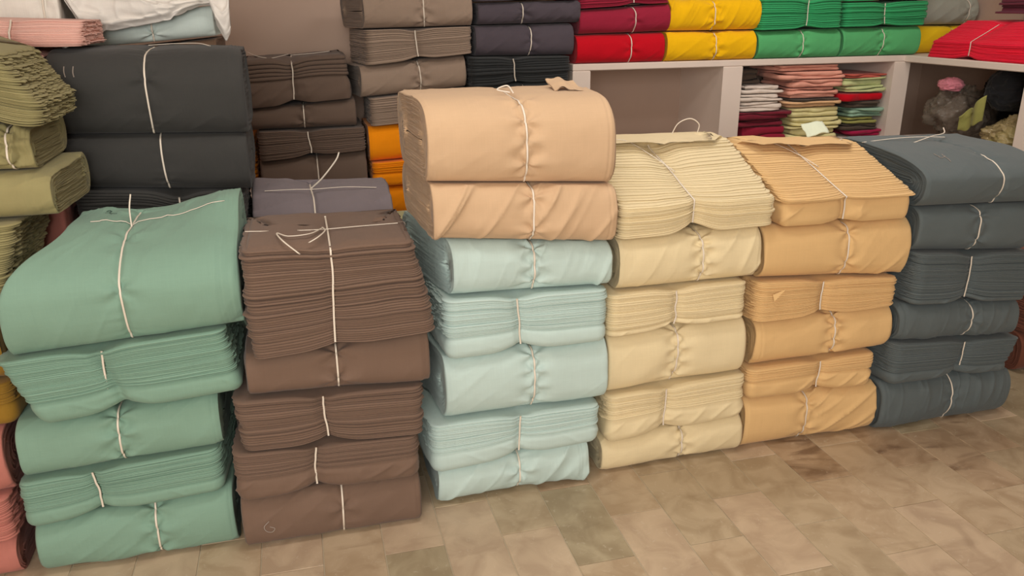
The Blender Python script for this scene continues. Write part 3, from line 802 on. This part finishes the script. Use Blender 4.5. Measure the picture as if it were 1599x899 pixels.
# bundles on the ledge
g = 'bundles in a row on the white ledge'
sp('red', 1.386, 1.875, 3.985, (LT, LT), (1.356, 1.364), 'bright red bundle lying on the left end of the white ledge', g, string=1.685, res=.8, stars=1, pinch=.007)
sp('crimson', 1.400, 1.895, 3.985, (1.356, 1.364), (1.476, 1.502), 'crimson bundle on top of the bright red one', g, string=1.695, res=.8, stars=1, pinch=.007)
pl('crimson', 1.395, 1.89, 3.99, (1.476, 1.502), (1.62, 1.62), 'dark crimson pleated bundle at the upper frame edge above the smooth crimson one', g, string=1.69, N=9, res=.6)
sp('yellow', 1.880, 2.406, 3.985, (LT, LT), (1.364, 1.365), 'yellow bundle lying directly on the ledge between red and green', g, string=2.165, res=.8, stars=3)
sp('yellow', 1.888, 2.415, 3.985, (1.364, 1.365), (1.525, 1.525), 'wrinkled yellow bundle on top of the other yellow one', g, string=2.145, res=.8, wr=.008, wrdir=60, stars=2)
sp('green', 2.412, 2.924, 3.985, (LT, LT), (1.359, 1.368), 'smooth green bundle on the ledge right beside the yellow bundles', g, string=2.68, res=.8, stars=3)
pl('grass', 2.405, 2.908, 3.975, (1.359, 1.368), (1.525, 1.525), 'vivid green pleated bundle on the smooth green one beside the yellow bundles', g, string=2.695, N=13, dens=1.1, res=.8, jit=.003)
sp('green', 2.932, 3.438, 3.985, (LT, LT), (1.368, 1.372), 'smooth green bundle on the ledge at the shelf corner', g, string=3.195, res=.8, stars=3)
pl('grass', 2.918, 3.455, 3.975, (1.368, 1.372), (1.500, 1.508), 'vivid green pleated bundle on the smooth green one at the shelf corner', g, string=3.18, N=10, dens=1.1, res=.8, jit=.003)
pl('grass', 2.92, 3.46, 3.975, (1.500, 1.508), (1.64, 1.64), 'vivid green bundle at the upper frame edge over the shelf corner', g, string=3.18, N=10, res=.6)
sp('gold', 3.47, 3.885, 4.08, (LT, LT), (1.371, 1.369), 'bright yellow bundle half hidden behind the coral pile at the shelf corner', None, string=3.75, res=.6, stars=1, D=.38)
sp('sage', 3.475, 3.89, 4.08, (1.371, 1.369), (1.520, 1.520), 'sage grey bundle on the yellow one in the shelf corner', None, string=3.83, res=.7, stars=1, D=.38)


def turned(kind, color, y0, y1, xf, bot, top, label, rot=-90, name_group=None, **kw):
    """bundle whose front looks along -X (rot -90) ; y0..y1 is its length"""
    SEED[0] += 1
    L_ = y1 - y0; D = kw.pop('D', .42)
    B = Bundle(-L_ / 2, L_ / 2, -D / 2, D, (bot, bot), (top, top), SEED[0])
    root = thing('cloth_bundle', label, 'fabric bundle', (xf + D / 2, (y0 + y1) / 2, bot), name_group)
    root.rotation_euler = (0, 0, math.radians(rot))
    (make_spine if kind == 's' else make_pleat)(root, B, M[color], **kw)
    return root


turned('p', 'coral', 3.16, 3.84, 3.37, LT, 1.405, 'coral red pile of pleats with one string on the right ledge', D=.48, N=30, string=-.06, res=.9, dens=1.4, lean=[(0, 0), (.45, 0), (1, .16)], ragged=.006, pinch=.012, topbump=.02, xl=(-.02, .05))
turned('p', 'maroon', 3.15, 3.62, 3.53, 1.435, 1.60, 'dark maroon bundle on top of the coral pile', D=.36, N=8, string=.08, res=.7, jit=.008, lean=[(0, 0), (1, .05)])

# ------------------------------------------------------------------ left edge stacks
g = 'pink bundles at the bottom left edge'
sp('rose', -1.36, -.862, 2.13, (0, 0), (.135, .135), 'pink bundle on the floor at the bottom left corner of the photo', g, string=-1.1, res=.7, hem=(0, 2))
pl('rose', -1.36, -.850, 2.12, (.135, .135), (.265, .265), 'pink pleated bundle at the left edge, between two smooth pink ones', g, string=-1.1, N=16, res=.7, ragged=.006)
sp('rose', -1.34, -.838, 2.13, (.265, .265), (.458, .458), 'smooth pink bundle under the mustard ones at the left edge', g, string=-1.1, res=.7, hem=(0, 3))
g = 'mustard bundles at the left edge'
pl('mustard', -1.32, -.795, 2.17, (.458, .458), (.578, .578), 'mustard pleated bundle beside the mint stack at the left edge', g, string=-1.05, N=10, wrap=.5, res=.7)
sp('mustard', -1.30, -.795, 2.17, (.578, .578), (.772, .772), 'smooth mustard bundle under the olive ones at the left edge', g, string=-1.05, res=.7, hem=(0, 3))
g = 'olive green bundles at the left edge'
pl('olive', -1.30, -.790, 2.24, (.772, .772), (.985, .985), 'olive green bundle of pleats resting on the mustard ones beside the mint top bundle', g, D=.36, string=-1.0, N=26, res=.9, ragged=.006, xr=(0, .03, .07))
sp('olive', -1.28, -.640, 2.27, (.985, .985), (1.108, 1.108), 'olive green bundle with rounded layered end, leaning over the mint top bundle', g, D=.36, string=-1.0, res=.9, hem=(0, 5), splay=(0, .02), at=.10, layers=20)
sp('olive', -1.26, -.668, 2.28, (1.108, 1.108), (1.228, 1.228), 'creased olive green bundle directly under the drooping topmost olive one', g, D=.36, string=-.72, res=.9, hem=(0, 3), at=.09, layers=16, wr=.01, wrdir=80)
pl('olive', -1.22, -.622, 2.25, (1.228, 1.222), (1.60, 1.375), 'olive green bundle of ragged drooping pleats, topmost at the left edge', g, D=.36, string=-.735, N=38, res=1, ragged=.007, jit=.003, xr=(0, .01, -.03, -.07), pinch=.03)
g = 'pink bundles behind the olive ones'
sp('rose', -1.22, -.722, 2.66, (.66, .66), (1.06, 1.06), 'dusky pink bundle low behind the olive stack, half in shadow', g, string=-1.0, res=.6, D=.36)
sp('rose', -1.22, -.725, 2.66, (1.06, 1.06), (1.195, 1.195), 'dusky pink roll behind the olive stack, under the pale pink pleats', g, string=-1.0, res=.6, D=.36)
sp('pink', -1.20, -.716, 2.665, (1.195, 1.195), (1.388, 1.388), 'pale pink bundle with a curling layered end beside the large charcoal bundle', g, string=-.84, res=.9, D=.36, at=.12, hem=(0, 6), layers=18, wr=.004)
pl('pink', -1.12, -.600, 2.74, (1.390, 1.392), (1.490, 1.470), 'pale pink pleated bundle reaching onto the top of the large charcoal bundle', g, string=-.80, N=16, res=.9, ragged=.006, D=.32, lean=[(0, 0), (.5, 0), (1, .06)])
struct(boxobj('trim_6', (-1.4, 2.62, 0), (-.81, 3.10, .66), M_SHELF))

# ------------------------------------------------------------------ white sheet over the teal roll
sp('cocoa', -.60, -.262, 3.20, (1.24, 1.24), (1.364, 1.398), 'brown bundle showing as a strip under the teal roll', None, string=-.42, res=.6, D=.4)
sp('teal', -.70, -.262, 3.19, (1.368, 1.402), (1.455, 1.512), 'grey teal roll half covered by the white sheet above the charcoal bundle', None, string=-.47, res=.8, D=.4, hem=(0, 3), stars=2, at=.06, ab=.05)
sx = np.linspace(-.74, -.20, 120); sv = np.linspace(0, 1, 70)
U, V = np.meshgrid(sx, sv, indexing='ij')
low = np.interp(sx, [-.74, -.72, -.685, -.62, -.54, -.46, -.40, -.34, -.30, -.262, -.25, -.225, -.205, -.20],
                [1.56, 1.52, 1.432, 1.425, 1.438, 1.452, 1.462, 1.492, 1.508, 1.51, 1.44, 1.385, 1.42, 1.52])
top = np.interp(sx, [-.74, -.5, -.262, -.20], [1.58, 1.555, 1.545, 1.56])
hang = sstep(.45, .55, V)
ztop = top[:, None] + .012 * noise(U * 14, V * 6, 2)
Zs = np.where(V < .5, ztop, ztop + (low[:, None] - ztop) * ((V - .5) / .5))
Ys = np.where(V < .5, 3.60 - .44 * (V / .5), 3.16 - .03 * np.sin((V - .5) / .5 * 2.6))
crk = .016 * (ridge(U * 9 + V, V * 7, 4, 3) - .4) + .008 * (ridge(U * 22, V * 12 - U * 9, 8, 3) - .4)
Ps = np.stack([U, Ys - crk, Zs + crk * .4], -1)
sheet = mesh_obj('white_sheet', Ps - np.array([-.47, 3.35, 1.38]), grid_quads(120, 70), cloth('sheet', (226, 220, 212), .06, .7, .1, .5), None, (-.47, 3.35, 1.38))
md = sheet.modifiers.new('thickness', 'SOLIDIFY'); md.thickness = .0025
tag(sheet, 'crumpled white sheet draped over the teal roll at the top left', 'sheet')
sp('white', -1.25, -.735, 3.10, (1.24, 1.24), (1.60, 1.60), 'white cloth bundle at the upper left corner behind the pale pink pleats', None, string=-.78, res=.7, D=.40, wr=.008, hem=(0, 1))
struct(boxobj('trim_7', (-1.4, 3.11, 0), (-1.31, 3.60, 1.24), M_SHELF))

# rust bundles by the right edge
g = 'rust brown bundles at the right edge'
for z0, z1, k, lb in ((0, .18, 's', 'rust brown bundle on the floor at the right edge of the photo'), (.18, .33, 'p', 'rust brown pleated bundle in the middle of the short stack at the right edge'), (.33, .50, 's', 'rust brown bundle on top of the short stack at the right edge')):
    (sp if k == 's' else pl)('rust', 2.855, 3.34, 2.45, (z0, z0), (z1, z1), lb, g, string=3.1, res=.7)


# pale olive bundle glimpsed between brown and orange
sp('pistachio', .30, .80, 3.2, (.30, .30), (.63, .63), 'pale olive bundle glimpsed between the brown top bundle and the orange ones', None, string=.55, res=.6, D=.4, at=.2)
struct(boxobj('trim_8', (.30, 3.2, 0), (.80, 3.6, .30), M_SHELF))


# ------------------------------------------------------------------ folded pieces in the niches
def folded(color, x0, x1, z0, z1, label, group, y0=4.03, D=.30, N=3, tilt=0.0, out=0.0, xr=(0, 0), xl=(0, 0), seed=None):
    SEED[0] += 1
    if 'right pile' in group: x0 += .022
    if 'left pile' in group: x1 -= .012
    jx = .010 * math.sin(SEED[0] * 2.3); x0 += jx + .008 * math.sin(SEED[0] * 5.1); x1 += jx - .008 * math.sin(SEED[0] * 3.7)
    B = Bundle(x0, x1, y0 + out, D, (z0, z0), (z1, z1 + tilt), SEED[0])
    root = thing('folded_cloth_piece', label, 'folded cloth', B.loc, group)
    H, W, sd = B.H, B.W - .02, SEED[0]
    p, n, s = outline(W, D, 40, .025)
    mb = MB(); rng = np.random.default_rng(sd)
    t = rng.uniform(.7, 1.4, N)[:, None] * (1 + .5 * noise(s[None] * 6, np.arange(N)[:, None] * 7.7, sd)); t /= t.sum(0)
    C = np.concatenate([np.zeros((1, len(s))), np.cumsum(t, 0)])
    rf = np.array([0, .1, .3, .5, .7, .9, 1.0])

    def ring(fr, o):
        x = p[:, 0] + n[:, 0] * o; y = p[:, 1] + n[:, 1] * o; u = p[:, 0] / W + .5
        x = x + (1 - u) * np.interp(fr, [0, 1], xl) + u * np.interp(fr, [0, 1], xr)
        return np.stack([x, y, fr * H + .007 * noise(x * 11, fr * 3, sd) * np.sin(np.clip(fr, 0, 1) * 3.14)], -1)
    first = last = None
    for k in range(N):
        o0 = rng.normal(0, .008)
        rows = []
        for f in rf:
            pr = math.sqrt(max(0, 1 - (2 * f - 1) ** 2))
            rows.append(ring(C[k] + (C[k + 1] - C[k]) * f, o0 + .020 * noise(s * 7, k * 3.1, sd) + .007 * pr - .008 * (1 - pr) + .003 * noise(s * 30, k + f, sd)))
        R = np.stack(rows); mb.grid(R, True)
        if k == 0: first = R[0]
        last = R[-1]
    for rg, up in ((last, 1), (first, 0)):
        q = []
        for f in (0, .1, .3, .6, 1):
            c = rg.copy(); c[:, 1] = rg[:, 1] + (D / 2 - rg[:, 1]) * f; c[:, 0] *= 1 - .2 * f; q.append(c)
        mb.grid(np.stack(q), True, flip=not up)
    mesh_obj('folds', B.place(np.concatenate(mb.v)), np.concatenate(mb.q), M[color], root)['kind'] = 'stuff'
    return root


NB = .76
g = 'folded pieces in the left pile of the open niche'
folded('crimson', 2.365, 2.665, NB, .845, 'bright red folded cloth at the bottom of the left niche pile', g, N=2)
folded('wine', 2.355, 2.675, .845, .885, 'brownish red folded cloth second from the bottom of the left niche pile', g, N=2)
folded('wine', 2.350, 2.672, .885, .931, 'wine red folded cloth under the off-white pieces', g, N=2)
folded('offwhite', 2.348, 2.630, .931, .985, 'off-white folded cloth lowest of the three in the niche', g, N=3)
folded('offwhite', 2.352, 2.635, .985, 1.025, 'off-white folded cloth in the middle of the three in the niche', g, N=2)
folded('offwhite', 2.355, 2.628, 1.025, 1.070, 'off-white folded cloth on top of the three in the niche', g, N=2)
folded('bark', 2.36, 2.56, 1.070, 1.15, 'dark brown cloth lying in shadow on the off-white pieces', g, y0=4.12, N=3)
g = 'folded pieces in the middle pile of the open niche'
folded('lemon', 2.690, 3.000, NB, .835, 'pale yellow folded cloth at the bottom of the middle niche pile', g, N=3)
folded('lemon', 2.683, 3.015, .835, .885, 'pale yellow folded cloth second from the bottom of the middle niche pile', g, N=2)
folded('lemon', 2.680, 3.008, .885, .940, 'pale yellow folded cloth under the apricot piece', g, N=2)
folded('apricot', 2.652, 2.99, .940, .978, 'apricot folded cloth under the salmon pieces', g, N=2)
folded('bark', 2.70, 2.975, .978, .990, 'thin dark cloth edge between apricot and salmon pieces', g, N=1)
folded('salmon', 2.665, 2.985, .990, 1.050, 'salmon folded cloth lowest of the four salmon pieces', g, N=3)
folded('salmon', 2.650, 3.000, 1.050, 1.095, 'salmon folded cloth second of the four salmon pieces', g, N=2)
folded('salmon', 2.600, 2.990, 1.095, 1.140, 'salmon folded cloth third of the four salmon pieces', g, N=2)
folded('salmon', 2.590, 2.985, 1.140, 1.175, 'salmon folded cloth on top of the middle niche pile', g, N=2)
g = 'folded pieces in the right pile of the open niche'
folded('magenta', 3.06, 3.29, NB, .800, 'magenta cloth at the bottom of the right niche pile', g, N=2)
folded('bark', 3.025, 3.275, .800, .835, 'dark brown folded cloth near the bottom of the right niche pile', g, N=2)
folded('moss', 3.030, 3.270, .835, .872, 'olive folded cloth in the right niche pile', g, N=2)
folded('mintpale', 3.020, 3.275, .872, .925, 'pale mint folded cloth in the right niche pile', g, N=3)
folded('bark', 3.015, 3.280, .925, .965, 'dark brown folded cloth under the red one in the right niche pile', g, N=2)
folded('red', 2.985, 3.270, .965, 1.010, 'red folded cloth hanging forward in the right niche pile', g, N=1, out=-.012)
folded('lime', 2.99, 3.275, 1.012, 1.045, 'lower lime green folded cloth in the right niche pile', g, N=2, tilt=.01)
folded('lime', 2.985, 3.285, 1.046, 1.090, 'upper lime green folded cloth under the brick red piece', g, N=2, tilt=.01)
folded('brick', 2.99, 3.27, 1.092, 1.120, 'brick red folded cloth on top of the right niche pile', g, N=2, tilt=-.006)


def blob(name, label, cat, loc, size, mat, seed, amp=.25, freq=3.0, nu=110, nv=72, flat=True, parent=None):
    u = np.linspace(0, 2 * math.pi, nu, endpoint=False); v = np.linspace(.03, math.pi - .03, nv)
    Vv, Uu = np.meshgrid(v, u, indexing='ij')
    d = np.stack([np.sin(Vv) * np.cos(Uu), np.sin(Vv) * np.sin(Uu), np.cos(Vv)], -1)
    q = d * freq * .5 + seed
    wq = q + .55 * np.stack([noise(q[..., 1] * 1.7, q[..., 2] * 1.7, q[..., 0]), noise(q[..., 2] * 1.7, q[..., 0] * 1.7, 5 + q[..., 1]), noise(q[..., 0] * 1.7, q[..., 1] * 1.7, 9 + q[..., 2])], -1)
    r = 1 + amp * noise(wq[..., 0] * .8, wq[..., 1] * .8, wq[..., 2] * .8) + amp * .45 * (ridge(wq[..., 0] * 2, wq[..., 1] * 2, wq[..., 2] * 2, 4) - .3) + amp * .2 * (ridge(wq[..., 0] * 5, wq[..., 1] * 4, wq[..., 2] * 5, 4) - .3)
    P = d * r[..., None] * np.array(size) / 2
    if flat: P[..., 2] = np.maximum(P[..., 2], -size[2] * .42)
    P[..., 2] += size[2] * .42
    o = mesh_obj(name, P, grid_quads(nv, nu, True, 0, True), mat, parent, loc)
    if label: tag(o, label, cat)
    return o


bag = thing('plastic_bag', 'crumpled clear plastic bag of grey cloth in the right cabinet niche', 'plastic bag', (3.60, 3.76, NB))
blob('bag_film', None, None, (0, 0, 0), (.40, .27, .32), M_FILM, 3.3, .35, 3.2, parent=bag)
blob('bag_contents', None, None, (0, 0, .005), (.31, .22, .23), M['umber'], 5.1, .25, 3, parent=bag)
bag = thing('plastic_bag', 'yellowish plastic bag of cloth low in the right cabinet niche', 'plastic bag', (3.54, 3.32, NB))
blob('bag_film', None, None, (0, 0, 0), (.34, .26, .19), M_FILM2, 8.3, .3, 3.5, parent=bag)
blob('bag_contents', None, None, (0, 0, .005), (.26, .18, .12), M['moss'], 2.1, .3, 3, parent=bag)
blob('black_bag', 'bulging black cloth bag at the back of the right cabinet niche', 'bag', (3.58, 3.42, .965), (.30, .27, .23), M['black'], 6.6, .18, 2.4)
blob('pink_rag', 'crumpled pink rag on the clear plastic bag', 'rag', (3.47, 3.755, 1.035), (.10, .14, .08), M['pinkrag'], 1.4, .32, 1.7, 64, 44)
blob('niche_shade', 'dark crumpled shape standing in for shade behind the clear plastic bag', 'rag', (3.855, 3.76, NB), (.08, .34, .38), M['black'], 4.2, .3, 2.8)  # no real rag: black blob added to imitate the shadow deep in the niche
u_, v_ = np.meshgrid(np.linspace(0, 1, 20), np.linspace(0, 1, 20), indexing='ij')
Pm = np.stack([.02 * np.sin(u_ * 6) + .03 * v_, -.16 * u_ + .03 * v_, .11 * u_ * (1 - .35 * v_) - .09 * v_ + .012 * noise(u_ * 4, v_ * 4, 3)], -1)
o = mesh_obj('green_cloth', Pm, grid_quads(20, 20), M['moss'], None, (3.385, 3.56, .93))
o.modifiers.new('thickness', 'SOLIDIFY').thickness = .006
tag(o, 'stiff yellow green cloth corner sticking out beside the clear bag', 'cloth')
u_, v_ = np.meshgrid(np.linspace(0, 1, 12), np.linspace(0, 1, 10), indexing='ij')
o = mesh_obj('cloth_scrap', np.stack([.09 * u_ - .045, .05 * v_, .035 * v_ + .012 * u_ + .004 * noise(u_ * 3, v_ * 3)], -1), grid_quads(12, 10), M['paper'], None, (1.84, 2.58, 1.035))
o.modifiers.new('thickness', 'SOLIDIFY').thickness = .003
tag(o, 'pale green cloth scrap lying on the tan top bundle', 'cloth')
